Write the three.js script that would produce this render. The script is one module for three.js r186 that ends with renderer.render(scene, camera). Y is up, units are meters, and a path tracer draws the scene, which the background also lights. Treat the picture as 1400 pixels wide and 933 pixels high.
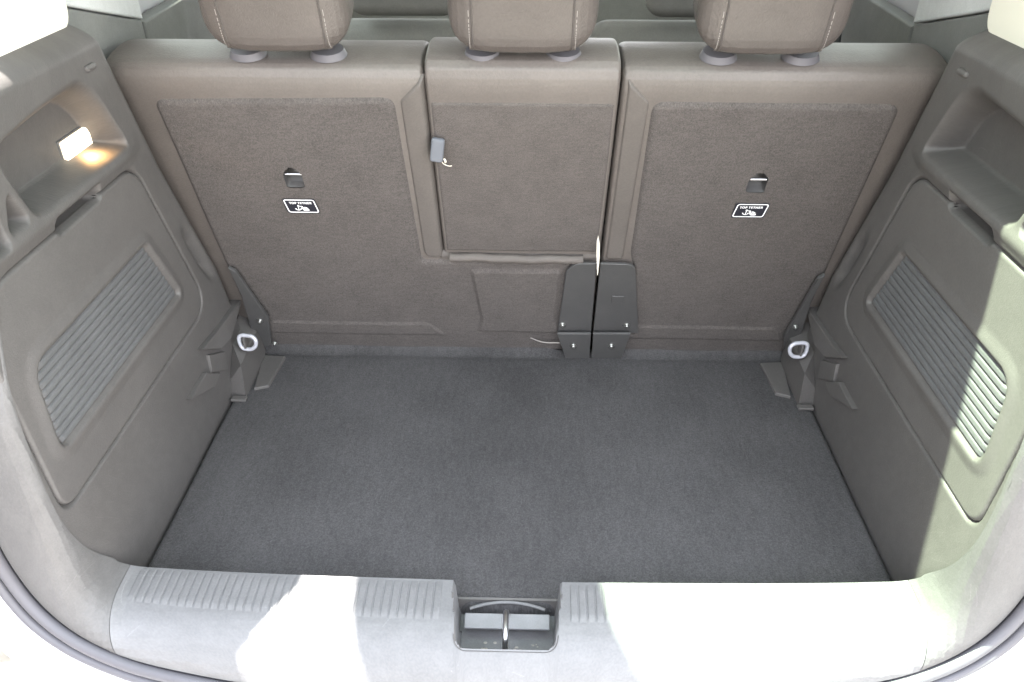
import * as THREE from 'three';
import { RoundedBoxGeometry } from 'three/addons/geometries/RoundedBoxGeometry.js';
import { mergeGeometries, toCreasedNormals } from 'three/addons/utils/BufferGeometryUtils.js';
import { Brush, Evaluator, SUBTRACTION } from 'three-bvh-csg';

// ---------------------------------------------------------------- camera, sky, sun, exposure
const scene = new THREE.Scene();
const V = (x, y, z) => new THREE.Vector3(x, y, z);
const D = Math.PI / 180;
const PITCH = 33.6 * D, YAW = 1.4 * D, FPX = 1078;
const camera = new THREE.PerspectiveCamera(2 * Math.atan(466.5 / FPX) / D, 1024 / 682, 0.02, 400);
camera.rotation.order = 'YXZ';
camera.position.set(0.027, 0.95, 0);
camera.rotation.set(-PITCH, YAW, 0);

const renderer = new THREE.WebGLRenderer({ antialias: true });
renderer.toneMapping = THREE.LinearToneMapping;
renderer.toneMappingExposure = 9.0;
renderer.shadowMap.enabled = true;
renderer.setSize(1024, 682);

const SUN = V(-0.40, 0.89, -0.205).normalize();
{
  const w = 256, h = 128, d = new Float32Array(w * h * 4);
  for (let j = 0; j < h; j++) for (let i = 0; i < w; i++) {
    const el = (j + 0.5) / h * 180 - 90;                       // row 0 is the bottom
    const az = (i + 0.5) / w * Math.PI * 2;
    const t = Math.max(0, Math.sin(Math.max(0, el) * D));
    const wisp = 0.06 * Math.sin(az * 3 + t * 5) * Math.sin(az * 7 - t * 9);
    const k = (j * w + i) * 4;
    d[k] = 0.97 - 0.34 * t + wisp; d[k + 1] = 0.97 - 0.26 * t + wisp; d[k + 2] = 0.98 - 0.12 * t + wisp; d[k + 3] = 1;
  }
  const sky = new THREE.DataTexture(d, w, h, THREE.RGBAFormat, THREE.FloatType);
  sky.mapping = THREE.EquirectangularReflectionMapping;
  sky.magFilter = sky.minFilter = THREE.LinearFilter; sky.needsUpdate = true;
  scene.background = sky; scene.environment = sky;
  scene.backgroundIntensity = 0.9; scene.environmentIntensity = 0.9;
}
const sun = new THREE.DirectionalLight(new THREE.Color(1, 0.96, 0.9), 4.5);
sun.target.position.set(0, 0.1, -0.8);
sun.position.copy(sun.target.position).addScaledVector(SUN, 8);
sun.castShadow = true; sun.shadow.radius = 1.6;
sun.shadow.mapSize.set(4096, 4096);
Object.assign(sun.shadow.camera, { left: -3, right: 3, top: 3, bottom: -3, near: 0.5, far: 20 });
scene.add(sun, sun.target);

// ---------------------------------------------------------------- helpers
const X0 = 0.0135, HALF = 0.5685;             // centre line of the boot, half width of its floor
function rng(seed) { let s = seed >>> 0; return () => { s = (s + 0x6D2B79F5) | 0; let t = Math.imul(s ^ (s >>> 15), 1 | s); t = (t + Math.imul(t ^ (t >>> 7), 61 | t)) ^ t; return ((t ^ (t >>> 14)) >>> 0) / 4294967296; }; }
const CR = V(Math.cos(YAW), 0, -Math.sin(YAW)), CF = V(-Math.sin(YAW) * Math.cos(PITCH), -Math.sin(PITCH), -Math.cos(YAW) * Math.cos(PITCH)), CU = CR.clone().cross(CF);
function ray(px, py) { return CF.clone().addScaledVector(CR, (px - 700) / FPX).addScaledVector(CU, (466.5 - py) / FPX); }
function hit(px, py, n, d) { const r = ray(px, py), C = camera.position; return C.clone().addScaledVector(r, (d - n.dot(C)) / n.dot(r)); }
const onX = (px, py, x) => hit(px, py, V(1, 0, 0), x);
const onY = (px, py, y) => hit(px, py, V(0, 1, 0), y);
const TILT = 20 * D, SEAT_Z = -1.40;
function onSeat(px, py, N = 0) { const n = V(0, -Math.sin(TILT), Math.cos(TILT)); const p = hit(px, py, n, Math.cos(TILT) * SEAT_Z + N).sub(V(X0, 0, SEAT_Z)); return [p.x, p.y * Math.cos(TILT) + p.z * Math.sin(TILT)]; }
const clamp = (v, a, b) => Math.min(b, Math.max(a, v));
const sstep = (a, b, v) => { const t = clamp((v - a) / (b - a), 0, 1); return t * t * (3 - 2 * t); };
const used = {};
function numbered(name) { const n = used[name] = (used[name] ?? -1) + 1; return n ? `${name}_${String(n).padStart(3, '0')}` : name; }
function tag(o, label, category, group) { o.userData.label = label; o.userData.category = category; if (group) o.userData.group = group; return o; }
function thing(name, label, category, pos = [0, 0, 0], group) { const g = new THREE.Group(); g.name = numbered(name); g.position.set(...pos); scene.add(g); return tag(g, label, category, group); }
function part(name, geo, mat, parent, world = false) {
  if (world) { const p = parent.isMesh ? parent.parent.position : parent.position; geo.translate(-p.x, -p.y, -p.z); }
  const m = new THREE.Mesh(geo, mat); m.name = name; m.castShadow = m.receiveShadow = true; parent.add(m); return m;
}
function structure(name, geo, mat) { const m = new THREE.Mesh(geo, mat); m.name = name; m.userData.kind = 'structure'; m.castShadow = m.receiveShadow = true; scene.add(m); return m; }
// grid surface over (u, v): positions from a function, uv in metres
function grid(u0, u1, v0, v1, step, pos, keep, flip = false) {
  const nu = Math.max(2, Math.round((u1 - u0) / step)), nv = Math.max(2, Math.round((v1 - v0) / step));
  const P = [], T = [], I = [], K = [];
  for (let j = 0; j <= nv; j++) for (let i = 0; i <= nu; i++) {
    const u = u0 + (u1 - u0) * i / nu, v = v0 + (v1 - v0) * j / nv;
    P.push(...pos(u, v)); T.push(u, v); K.push(keep ? keep(u, v) : true);
  }
  for (let j = 0; j < nv; j++) for (let i = 0; i < nu; i++) {
    const a = j * (nu + 1) + i, b = a + 1, c = a + nu + 1, d = c + 1;
    if (!(K[a] && K[b] && K[c] && K[d])) continue;
    flip ? I.push(a, c, b, b, c, d) : I.push(a, b, c, b, d, c);
  }
  const g = new THREE.BufferGeometry();
  g.setAttribute('position', new THREE.Float32BufferAttribute(P, 3)); g.setAttribute('uv', new THREE.Float32BufferAttribute(T, 2));
  g.setIndex(I); g.computeVertexNormals(); return g;
}
// polygon with rounded corners: pts [[x, y, r]]
function roundPoly(pts, n = 6) {
  const out = [];
  for (let i = 0; i < pts.length; i++) {
    const p = pts[i], a = pts[(i + pts.length - 1) % pts.length], b = pts[(i + 1) % pts.length], r = p[2] ?? 0;
    if (!r) { out.push([p[0], p[1]]); continue; }
    const la = Math.hypot(a[0] - p[0], a[1] - p[1]), lb = Math.hypot(b[0] - p[0], b[1] - p[1]);
    const ra = Math.min(r, la * 0.49), rb = Math.min(r, lb * 0.49);
    const A = [p[0] + (a[0] - p[0]) / la * ra, p[1] + (a[1] - p[1]) / la * ra], B = [p[0] + (b[0] - p[0]) / lb * rb, p[1] + (b[1] - p[1]) / lb * rb];
    for (let k = 0; k <= n; k++) { const t = k / n, s = 1 - t; out.push([s * s * A[0] + 2 * s * t * p[0] + t * t * B[0], s * s * A[1] + 2 * s * t * p[1] + t * t * B[1]]); }
  }
  return out;
}
// signed distance to a polygon, positive inside
function sd(poly, x, y) {
  let d = 1e9, inside = false;
  for (let i = 0, j = poly.length - 1; i < poly.length; j = i++) {
    const ax = poly[j][0], ay = poly[j][1], bx = poly[i][0], by = poly[i][1];
    const ex = bx - ax, ey = by - ay, t = clamp(((x - ax) * ex + (y - ay) * ey) / (ex * ex + ey * ey + 1e-12), 0, 1);
    const dx = x - ax - ex * t, dy = y - ay - ey * t; d = Math.min(d, dx * dx + dy * dy);
    if ((ay > y) !== (by > y) && x < (bx - ax) * (y - ay) / (by - ay) + ax) inside = !inside;
  }
  return (inside ? 1 : -1) * Math.sqrt(d);
}
function bbox(poly, m) { const xs = poly.map(p => p[0]), ys = poly.map(p => p[1]); return [Math.min(...xs) - m, Math.max(...xs) + m, Math.min(...ys) - m, Math.max(...ys) + m]; }
function tube(pts, r, seg = 40, rad = 8, closed = false) { return new THREE.TubeGeometry(new THREE.CatmullRomCurve3(pts, closed, 'centripetal'), seg, r, rad, closed); }
function planarUV(g) {   // box projection, uv in metres
  const n = g.index ? g.toNonIndexed() : g, p = n.attributes.position, uv = new Float32Array(p.count * 2), a = V(), b = V(), c = V();
  for (let i = 0; i < p.count; i += 3) {
    a.fromBufferAttribute(p, i); b.fromBufferAttribute(p, i + 1); c.fromBufferAttribute(p, i + 2);
    const nn = b.clone().sub(a).cross(c.clone().sub(a)), ax = Math.abs(nn.x), ay = Math.abs(nn.y), az = Math.abs(nn.z);
    [a, b, c].forEach((q, k) => { const [u, v] = ax >= ay && ax >= az ? [q.z, q.y] : ay >= az ? [q.x, q.z] : [q.x, q.y]; uv[(i + k) * 2] = u; uv[(i + k) * 2 + 1] = v; });
  }
  n.setAttribute('uv', new THREE.BufferAttribute(uv, 2)); return n;
}
function rbox(w, h, d, r, seg = 3) { return planarUV(new RoundedBoxGeometry(w, h, d, seg, r)); }
// prism: outline [[a, b]] extruded by depth along the third axis with a small bevel
function prism(outline, depth, bevel = 0.002) {
  const s = new THREE.Shape(outline.map(p => new THREE.Vector2(p[0], p[1])));
  return new THREE.ExtrudeGeometry(s, { depth: depth - 2 * bevel, bevelEnabled: bevel > 0, bevelThickness: bevel, bevelSize: bevel, bevelOffset: -bevel, bevelSegments: 3, curveSegments: 12 }).translate(0, 0, bevel);
}

// ---------------------------------------------------------------- materials
function noiseTex(n, seed, fn, color) {
  const r = rng(seed), base = new Float32Array(n * n);
  for (let i = 0; i < n * n; i++) base[i] = r();
  const at = (x, y) => base[((y % n + n) % n) * n + ((x % n + n) % n)];
  const val = (x, y, s) => { const m = n / s, fx = x / s, fy = y / s, ix = Math.floor(fx), iy = Math.floor(fy), tx = fx - ix, ty = fy - iy, w = a => ((a % m) + m) % m; const sx = tx * tx * (3 - 2 * tx), sy = ty * ty * (3 - 2 * ty); return (at(w(ix), w(iy)) * (1 - sx) + at(w(ix + 1), w(iy)) * sx) * (1 - sy) + (at(w(ix), w(iy + 1)) * (1 - sx) + at(w(ix + 1), w(iy + 1)) * sx) * sy; };
  const d = new Uint8Array(n * n * 4);
  for (let y = 0; y < n; y++) for (let x = 0; x < n; x++) { const c = fn(val, x, y); const k = (y * n + x) * 4; d[k] = clamp(c[0] * 255, 0, 255); d[k + 1] = clamp((c[1] ?? c[0]) * 255, 0, 255); d[k + 2] = clamp((c[2] ?? c[0]) * 255, 0, 255); d[k + 3] = 255; }
  const t = new THREE.DataTexture(d, n, n); t.wrapS = t.wrapT = THREE.RepeatWrapping; t.magFilter = THREE.LinearFilter; t.minFilter = THREE.LinearMipmapLinearFilter; t.generateMipmaps = true;
  if (color) t.colorSpace = THREE.SRGBColorSpace; t.needsUpdate = true; return t;
}
const rep = (t, m) => { const c = t.clone(); c.repeat.set(1 / m, 1 / m); c.needsUpdate = true; return c; };
const feltC = noiseTex(512, 11, (v, x, y) => { const f = 0.86 + 0.26 * (v(x, y, 1) - 0.5) + 0.16 * (v(x, y, 2) - 0.5) + 0.07 * (v(x * 0.25, y, 4) - 0.5) + 0.06 * (v(x, y, 64) - 0.5); const k = v(x + 77, y + 31, 2) > 0.962 ? 0.30 : 0; return [f + k, f + k, f + k]; }, true);
const feltB = noiseTex(512, 12, (v, x, y) => [0.5 * v(x, y, 2) + 0.3 * v(x, y, 4) + 0.2 * v(x, y, 1)]);
const grainB = noiseTex(512, 13, (v, x, y) => [0.55 * v(x, y, 4) + 0.4 * v(x, y, 2) + 0.05 * v(x, y, 16)]);
const grainC = noiseTex(512, 14, (v, x, y) => { const f = 0.93 + 0.05 * (v(x, y, 64) - 0.5) + 0.03 * (v(x, y, 16) - 0.5) + 0.05 * (v(x, y, 2) - 0.5); return [f, f, f]; }, true);
const grainR = noiseTex(512, 15, (v, x, y) => { const f = 0.86 + 0.12 * (v(x, y, 128) - 0.5) + 0.10 * (v(x, y, 32) - 0.5); return [f, f, f]; });
const weaveB = noiseTex(512, 16, (v, x, y) => [0.5 + 0.25 * Math.sin(x * Math.PI / 4) * Math.sin(y * Math.PI / 4) + 0.2 * v(x, y, 2)]);
// scuffs, hairline scratches and dust specks: matter lying on the moulded plastic, seldom and at random
function marks(n, seed, metres, base, scratches, specks, spots = []) {
  const t = noiseTex(n, seed, base, true), d = t.image.data, r = rng(seed + 100);
  const dab = (x, y, a) => { x = Math.round(x); y = Math.round(y); if (x < 0 || y < 0 || x >= n || y >= n) return; const k = (y * n + x) * 4; for (let c = 0; c < 3; c++) d[k + c] = clamp(d[k + c] + a, 0, 255); };
  const line = (x, y, ang, len, a, bend) => { for (let i = 0; i < len; i++) { dab(x, y, a * (0.4 + 0.6 * r())); x += Math.cos(ang); y += Math.sin(ang); ang += bend * (r() - 0.5); } };
  for (let i = 0; i < scratches; i++) line(r() * n, r() * n, r() * 6.28, 8 + r() * r() * 70, 22 + r() * 34, 0.08);
  for (let i = 0; i < specks; i++) { const x = r() * n, y = r() * n, a = 26 + r() * 80, m = r() < 0.25 ? 2 : 1; for (let u = 0; u < m; u++) for (let w = 0; w < m; w++) dab(x + u, y + w, a); }
  for (const [px, py, size, count] of spots) for (let i = 0; i < count; i++) line((px + (r() - 0.5) * size) / metres * n, (py + (r() - 0.5) * size) / metres * n, 0.9 + (r() - 0.5) * 0.8, 10 + r() * 26, 16 + r() * 22, 0.1);
  t.needsUpdate = true; return rep(t, metres);
}
const plainBase = (v, x, y) => { const f = 0.90 + 0.05 * (v(x, y, 128) - 0.5) + 0.04 * (v(x, y, 16) - 0.5) + 0.06 * (v(x, y, 2) - 0.5); return [f, f, f]; };
const wallC = marks(1024, 51, 0.78, plainBase, 70, 160, [[0.22, 0.11, 0.10, 26], [0.60, 0.14, 0.12, 22], [0.50, 0.30, 0.1, 8]]);
const sillC = marks(1024, 52, 1.0, plainBase, 120, 120);
const floorC = marks(1024, 53, 1.3, (v, x, y) => { const f = 0.84 + 0.20 * (v(x, y, 1) - 0.5) + 0.10 * (v(x, y, 2) - 0.5) + 0.09 * (v(x, y, 64) - 0.5) + 0.09 * (v(x, y, 256) - 0.5) + 0.06 * (v(x, y * 0.25, 4) - 0.5); return [f, f, f]; }, 12, 420);
const std = o => new THREE.MeshStandardMaterial(o), lin = (r, g, b) => new THREE.Color().setRGB(r, g, b);
const M = {
  floorFelt: std({ color: lin(0.086, 0.082, 0.083), map: floorC, bumpMap: rep(feltB, 0.24), bumpScale: 0.0012, roughness: 1 }),
  seatFelt: std({ color: lin(0.108, 0.095, 0.088), map: rep(feltC, 0.36), bumpMap: rep(feltB, 0.28), bumpScale: 0.0012, roughness: 1 }),
  cloth: std({ color: lin(0.112, 0.098, 0.090), map: rep(feltC, 0.22), bumpMap: rep(weaveB, 0.30), bumpScale: 0.0005, roughness: 0.95 }),
  vinyl: std({ color: lin(0.120, 0.106, 0.096), map: rep(grainC, 0.5), bumpMap: rep(grainB, 0.22), bumpScale: 0.0003, roughness: 0.62 }),
  leather: std({ color: lin(0.138, 0.121, 0.109), map: rep(grainC, 0.6), bumpMap: rep(grainB, 0.20), bumpScale: 0.0004, roughnessMap: rep(grainR, 0.7), roughness: 0.6 }),
  shadedLeather: std({ color: lin(0.105, 0.091, 0.083), map: rep(grainC, 0.6), bumpMap: rep(grainB, 0.20), bumpScale: 0.0004, roughnessMap: rep(grainR, 0.7), roughness: 0.5 }),  // same leather as the seats, toned darker for how light falls there
  plastic: std({ color: lin(0.116, 0.108, 0.103), map: rep(grainC, 0.55), bumpMap: rep(grainB, 0.16), bumpScale: 0.00022, roughnessMap: rep(grainR, 0.6), roughness: 0.72 }),
  cornerPlastic: std({ color: lin(0.140, 0.135, 0.132), map: sillC, bumpMap: rep(grainB, 0.16), bumpScale: 0.00022, roughnessMap: rep(grainR, 0.6), roughness: 0.72 }),
  wallPlastic: std({ color: lin(0.116, 0.108, 0.103), map: wallC, bumpMap: rep(grainB, 0.16), bumpScale: 0.00022, roughnessMap: rep(grainR, 0.6), roughness: 0.72 }),
  sill: std({ color: lin(0.195, 0.192, 0.193), map: sillC, bumpMap: rep(grainB, 0.16), bumpScale: 0.0002, roughnessMap: rep(grainR, 0.6), roughness: 0.66 }),  // dark trim plastic, its colour lightened to carry veiling glare
  slat: std({ color: lin(0.12, 0.12, 0.122), map: rep(grainC, 0.4), bumpMap: rep(grainB, 0.16), bumpScale: 0.0002, roughness: 0.6 }),
  dark: std({ color: lin(0.03, 0.03, 0.03), roughness: 0.8 }),
  rubber: std({ color: lin(0.03, 0.03, 0.032), roughness: 0.7 }),
  seal: std({ color: lin(0.10, 0.096, 0.105), roughness: 0.55 }),
  bracket: std({ color: lin(0.075, 0.073, 0.072), roughness: 0.45, map: rep(grainC, 0.4) }),
  bolt: std({ color: lin(0.55, 0.55, 0.53), metalness: 1, roughness: 0.35 }),
  ring: std({ color: lin(0.55, 0.55, 0.60), roughness: 0.4, metalness: 0.3 }),
  steel: std({ color: lin(0.72, 0.72, 0.74), metalness: 1, roughness: 0.28 }),
  plate: std({ color: lin(0.25, 0.245, 0.25), roughness: 0.4, map: rep(grainC, 0.2) }),
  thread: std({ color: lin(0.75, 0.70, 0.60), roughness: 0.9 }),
  stitch: std({ color: lin(0.30, 0.275, 0.255), roughness: 0.9 }),
  tab: std({ color: lin(0.115, 0.122, 0.138), roughness: 0.7, bumpMap: rep(weaveB, 0.1), bumpScale: 0.0004 }),
  paint: new THREE.MeshPhysicalMaterial({ color: lin(0.55, 0.55, 0.58), roughness: 0.4, metalness: 0.1, clearcoat: 1, clearcoatRoughness: 0.05 }),
  cream: std({ color: lin(0.80, 0.77, 0.66), roughness: 0.85 }),
  pale: std({ color: lin(0.70, 0.72, 0.72), roughness: 0.85, map: rep(grainC, 0.3) }),
  trimGrey: std({ color: lin(0.20, 0.205, 0.195), roughness: 0.75, map: rep(grainC, 0.4), bumpMap: rep(grainB, 0.16), bumpScale: 0.0003 }),
  cabin: std({ color: lin(0.25, 0.245, 0.225), roughness: 0.85, map: rep(grainC, 0.5) }),
  tint: new THREE.MeshPhysicalMaterial({ color: lin(0.84, 0.94, 0.83), roughness: 0, transmission: 1, thickness: 0, ior: 1.5 }),
  glass: new THREE.MeshPhysicalMaterial({ color: lin(0.82, 0.86, 0.80), roughness: 0, transmission: 1, thickness: 0, ior: 1.5 }),
};

// ---------------------------------------------------------------- ground
{
  const gt = noiseTex(512, 21, (v, x, y) => { const f = 0.86 + 0.2 * (v(x, y, 128) - 0.5) + 0.16 * (v(x, y, 16) - 0.5) + 0.14 * (v(x, y, 2) - 0.5); return [f, f * 0.985, f * 0.95]; }, true);
  const g = new THREE.PlaneGeometry(240, 240).rotateX(-Math.PI / 2);
  const uv = g.attributes.uv; for (let i = 0; i < uv.count; i++) uv.setXY(i, uv.getX(i) * 240, uv.getY(i) * 240);
  const m = structure('ground', g, std({ color: lin(0.34, 0.32, 0.29), roughness: 0.95, map: rep(gt, 2.5) }));
  m.position.y = -0.70; m.userData.label = 'pale concrete ground under the car';
}

// unseen wall added to keep the low sky off the boot's far side
{
  const t = thing('sky_blocker_wall', 'unseen wall added beside the car to block the low sky', 'wall', [-2.35, -0.70, -1.5]);
  part('blocker_body', rbox(0.22, 2.25, 14, 0.01).translate(0, 1.125, 0), std({ color: lin(0.22, 0.20, 0.17), roughness: 0.95, map: rep(grainC, 1.2), bumpMap: rep(feltB, 0.5), bumpScale: 0.003 }), t);
  part('coping', rbox(0.30, 0.06, 14.04, 0.012).translate(0, 2.28, 0), std({ color: lin(0.3, 0.29, 0.27), roughness: 0.9 }), t);
}

// ---------------------------------------------------------------- boot floor
{
  const t = thing('boot_floor', 'flat dark grey felt carpet boot floor behind the folded-up seats', 'boot floor', [X0, 0, -1.08]);
  const r = rng(5), wob = Array.from({ length: 8 }, () => r() * 6.28);
  const flap = (x, z) => { const v = clamp((-1.368 - z) / 0.04, 0, 1); return 0.030 * v * v * (1 + 0.25 * Math.sin(x * 11 + 1) + 0.12 * Math.sin(x * 29)) * (1 - 0.9 * Math.exp(-Math.pow((x - 0.13) / 0.07, 4))) - 0.0012 * Math.exp(-Math.pow((z + 1.366) / 0.006, 2)); };
  const sag = (x, z) => flap(x, z) + 0.0012 * Math.sin(x * 9 + wob[0]) * Math.sin(z * 11 + wob[1]) + 0.0006 * Math.sin(x * 23 + wob[2]) * Math.sin(z * 19 + wob[3]);
  const poly = roundPoly([[-HALF + 0.003, -1.40, 0.02], [HALF - 0.003, -1.40, 0.02], [HALF - 0.003, -0.745], [0.061, -0.745], [0.044, -0.739], [-0.011, -0.737], [-0.066, -0.739], [-0.083, -0.745], [-HALF + 0.003, -0.745]]);
  const g = grid(-HALF, HALF, -1.41, -0.73, 0.005, (x, z) => { const e = sd(poly, x, z); return [x + X0, sag(x, z) - 0.012 * Math.pow(clamp(1 - e / 0.006, 0, 1.6), 2), z]; }, (x, z) => sd(poly, x, z) > -0.006, true);
  part('carpet_board', g, M.floorFelt, t, true);
}

// ---------------------------------------------------------------- side trim panels (moulded surfaces over z, y)
const coverPoly = roundPoly([[-1.122, 0.515, 0.04], [-1.232, 0.205, 0.07], [-0.702, 0.205, 0.035], [-0.700, 0.515, 0.09]], 10);
const pocketPoly = roundPoly([[-1.122, 0.547, 0.012], [-0.868, 0.547, 0.012], [-0.835, 0.640, 0.03], [-0.95, 0.655, 0.1], [-1.065, 0.662, 0.04]], 8);
const notchPoly = roundPoly([[-1.012, 0.507, 0.01], [-0.892, 0.507, 0.012], [-0.892, 0.530, 0.006], [-1.012, 0.530, 0.006]]);
const hookPoly = roundPoly([[-0.850, 0.549, 0.008], [-0.812, 0.549, 0.008], [-0.832, 0.592, 0.014]]);
const hook2Poly = roundPoly([[-0.798, 0.54, 0.006], [-0.775, 0.54, 0.006], [-0.775, 0.60, 0.006], [-0.801, 0.60, 0.006]]);
const grillePoly = roundPoly([[-1.083, 0.402, 0.012], [-1.142, 0.279, 0.014], [-0.742, 0.279, 0.025], [-0.756, 0.402, 0.03]], 8);
const zFront = y => { const k = [[0, -1.36], [0.235, -1.305], [0.48, -1.200], [0.68, -1.135], [0.8, -1.11]]; for (let i = 1; i < 5; i++) if (y <= k[i][0]) return k[i - 1][1] + (k[i][1] - k[i - 1][1]) * clamp((y - k[i - 1][0]) / (k[i][0] - k[i - 1][0]), -0.3, 1); return -1.11; };
const wallX = y => HALF + 0.03 * y;
function wallOut(z, y, cover = false) {
  let o = 0;
  const fr = zFront(y) - z; if (fr > -0.012) o += Math.pow((fr + 0.012) / 0.03, 2) * 0.02;
  if (y > 0.685) o += Math.pow((y - 0.685) / 0.035, 2) * 0.055;
  // gentle bow and a soft shoulder above the cover
  o -= 0.006 * Math.exp(-Math.pow((y - 0.535) / 0.012, 2)) * sstep(-1.16, -1.1, z) ;
  o += 0.010 * sstep(0.28, 0.05, y) * sstep(-1.0, -1.2, z) * 0;
  const pk = sd(pocketPoly, z, y); o += 0.048 * sstep(-0.004, 0.010 + 0.03 * sstep(0.60, 0.66, y), pk);
  const hk = sd(hookPoly, z, y); o += 0.03 * sstep(-0.003, 0.006, hk);
  const h2 = sd(hook2Poly, z, y); o += 0.03 * sstep(-0.003, 0.006, h2);
  const nt = sd(notchPoly, z, y); o += 0.022 * sstep(-0.002, 0.005, nt);
  // moulded guide beside the seat
  const gz = z - (zFront(y) + 0.03), gy = (y - 0.30) / 0.055; o += 0.014 * Math.exp(-Math.pow(gz / 0.012, 2)) * Math.exp(-gy * gy * gy * gy);
  const c = sd(coverPoly, z, y);
  if (!cover) o += 0.012 * sstep(-0.0025, 0.004, c);
  else { o += 0.010 * Math.pow(clamp(1 - c / 0.0055, 0, 1.5), 2); const g = sd(grillePoly, z, y); o += 0.0038 * sstep(-0.004, 0.004, g); o -= 0.003 * sstep(0.02, 0.0, Math.abs(g + 0.004)) * (g < 0 ? 1 : 0); }
  return o;
}
// paths of the tailgate opening: inner crease and outer (seal) edge, x measured from the centre line
const IN = [[0, 0.05, -0.740], [0.19, 0.05, -0.742], [0.38, 0.05, -0.746], [0.50, 0.050, -0.751], [0.546, 0.057, -0.749], [0.5645, 0.090, -0.732], [0.5705, 0.138, -0.706], [0.5735, 0.205, -0.688], [0.5765, 0.30, -0.690], [0.5795, 0.40, -0.704], [0.5825, 0.50, -0.745], [0.586, 0.62, -0.818], [0.640, 0.72, -0.905]];
const OUT = [[0, -0.025, -0.600], [0.15, -0.024, -0.602], [0.30, -0.018, -0.610], [0.43, -0.006, -0.622], [0.525, 0.008, -0.636], [0.590, 0.034, -0.652], [0.632, 0.068, -0.668], [0.660, 0.125, -0.682], [0.672, 0.26, -0.694], [0.68, 0.40, -0.71], [0.685, 0.56, -0.782], [0.685, 0.66, -0.872], [0.685, 0.76, -0.945]];
const zRear = y => { if (y <= 0.05) return -0.745; for (let i = 4; i < IN.length; i++) if (y <= IN[i][1]) { const t = (y - IN[i - 1][1]) / (IN[i][1] - IN[i - 1][1]); return IN[i - 1][2] + (IN[i][2] - IN[i - 1][2]) * t; } return IN[IN.length - 1][2]; };
function mirrorPath(a) { return [...a.slice(1).reverse().map(p => V(X0 - p[0], p[1], p[2])), ...a.map(p => V(X0 + p[0], p[1], p[2]))]; }
const inC = new THREE.CatmullRomCurve3(mirrorPath(IN), false, 'centripetal'), outC = new THREE.CatmullRomCurve3(mirrorPath(OUT), false, 'centripetal');
function lip(t, u) {
  const a = inC.getPoint(t), b = outC.getPoint(t), fz = Math.pow(Math.sin(u * Math.PI / 2), 0.92), k = Math.abs(t - 0.5) * 24;   // k counts control points from the centre
  const side = sstep(3, 7.5, k);
  const fo = (1 - side) * (0.05 * u + 0.95 * Math.pow(sstep(0.22, 1.15, u) / sstep(0.22, 1.15, 1), 1)) + side * (0.03 * u + 0.97 * (1 - Math.cos(u * Math.PI / 2)));
  return V(a.x + (b.x - a.x) * fo, a.y + (b.y - a.y) * fo, a.z + (b.z - a.z) * fz + side * 0.016 * Math.sin(u * Math.PI) * (1 - 0.3 * u));
}

function sidePanel(s, label) {
  const t = thing('side_trim_panel', label, 'trim panel', [X0 + s * HALF, 0, -1.0], 'moulded trim panels along both boot sides');
  const pos = c => (z, y) => [X0 + s * (wallX(y) + wallOut(z, y, c)), y, z];
  const zAt = (u, y) => { const a = zFront(y) - 0.042, b = zRear(y) + 0.004; return a + (b - a) * u / 0.72; };
  const w = grid(0, 0.72, -0.02, 0.722, 0.0028, (u, y) => pos(false)(zAt(u, y), y), null, s > 0);
  part('moulded_wall', w, M.wallPlastic, t, true);
  const bb = bbox(coverPoly, 0.004);
  const cv = part('access_cover', grid(bb[0], bb[1], bb[2], bb[3], 0.0025, pos(true), (z, y) => sd(coverPoly, z, y) > -0.003 && sd(notchPoly, z, y) < 0.002, s > 0), M.plastic, t, true);
  // grille slats on the cover: each one a rounded bar
  const n = 10, y0 = 0.283, y1 = 0.398;
  for (let i = 0; i < n; i++) {
    const ya = y0 + (y1 - y0) * i / n + 0.0006, yb = y0 + (y1 - y0) * (i + 1) / n - 0.0006, ym = (ya + yb) / 2;
    let za = -1.2, zb = -0.7; while (sd(grillePoly, za, ym) < 0.004) za += 0.001; while (sd(grillePoly, zb, ym) < 0.004) zb -= 0.001;
    const base = wallX(ym) + 0.0036, m = 9, zs = [za, za + 0.003, za + 0.008, (za + zb) / 2, zb - 0.008, zb - 0.003, zb], P = [], T = [], I = [];
    zs.forEach((z, a) => { const ez = a === 0 || a === 6 ? 0 : a === 1 || a === 5 ? 0.7 : 1; for (let b = 0; b < m; b++) { const q = b / (m - 1), yy = ya + (yb - ya) * q, hh = ez * 0.0036 * Math.pow(Math.max(0, 1 - Math.pow(Math.abs(2 * q - 1), 4)), 0.5) * (0.70 + 0.3 * (1 - q)); P.push(X0 + s * (base + 0.03 * (yy - ym) - hh + 0.0005), yy, z); T.push(z, yy); } });
    for (let a = 0; a < 6; a++) for (let b = 0; b < m - 1; b++) { const k = a * m + b; s < 0 ? I.push(k, k + 1, k + m, k + 1, k + m + 1, k + m) : I.push(k, k + m, k + 1, k + 1, k + m, k + m + 1); }
    const g = new THREE.BufferGeometry(); g.setAttribute('position', new THREE.Float32BufferAttribute(P, 3)); g.setAttribute('uv', new THREE.Float32BufferAttribute(T, 2)); g.setIndex(I); g.computeVertexNormals();
    part('slat', g, M.slat, cv, true);
  }
  // shelf pivot peg near the belt line
  const peg = new THREE.CapsuleGeometry(0.0045, 0.018, 4, 10).rotateX(Math.PI / 2).translate(X0 + s * (wallX(0.665) - 0.001), 0.667, -1.085);
  part('shelf_peg', peg, M.plastic, t, true);
  return t;
}
const panelL = sidePanel(-1, 'moulded grey side panel with the lit amber boot lamp above its ribbed cover');
const panelR = sidePanel(1, 'moulded grey side panel crossed by a slanting edge of sunlight, no lamp');

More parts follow.
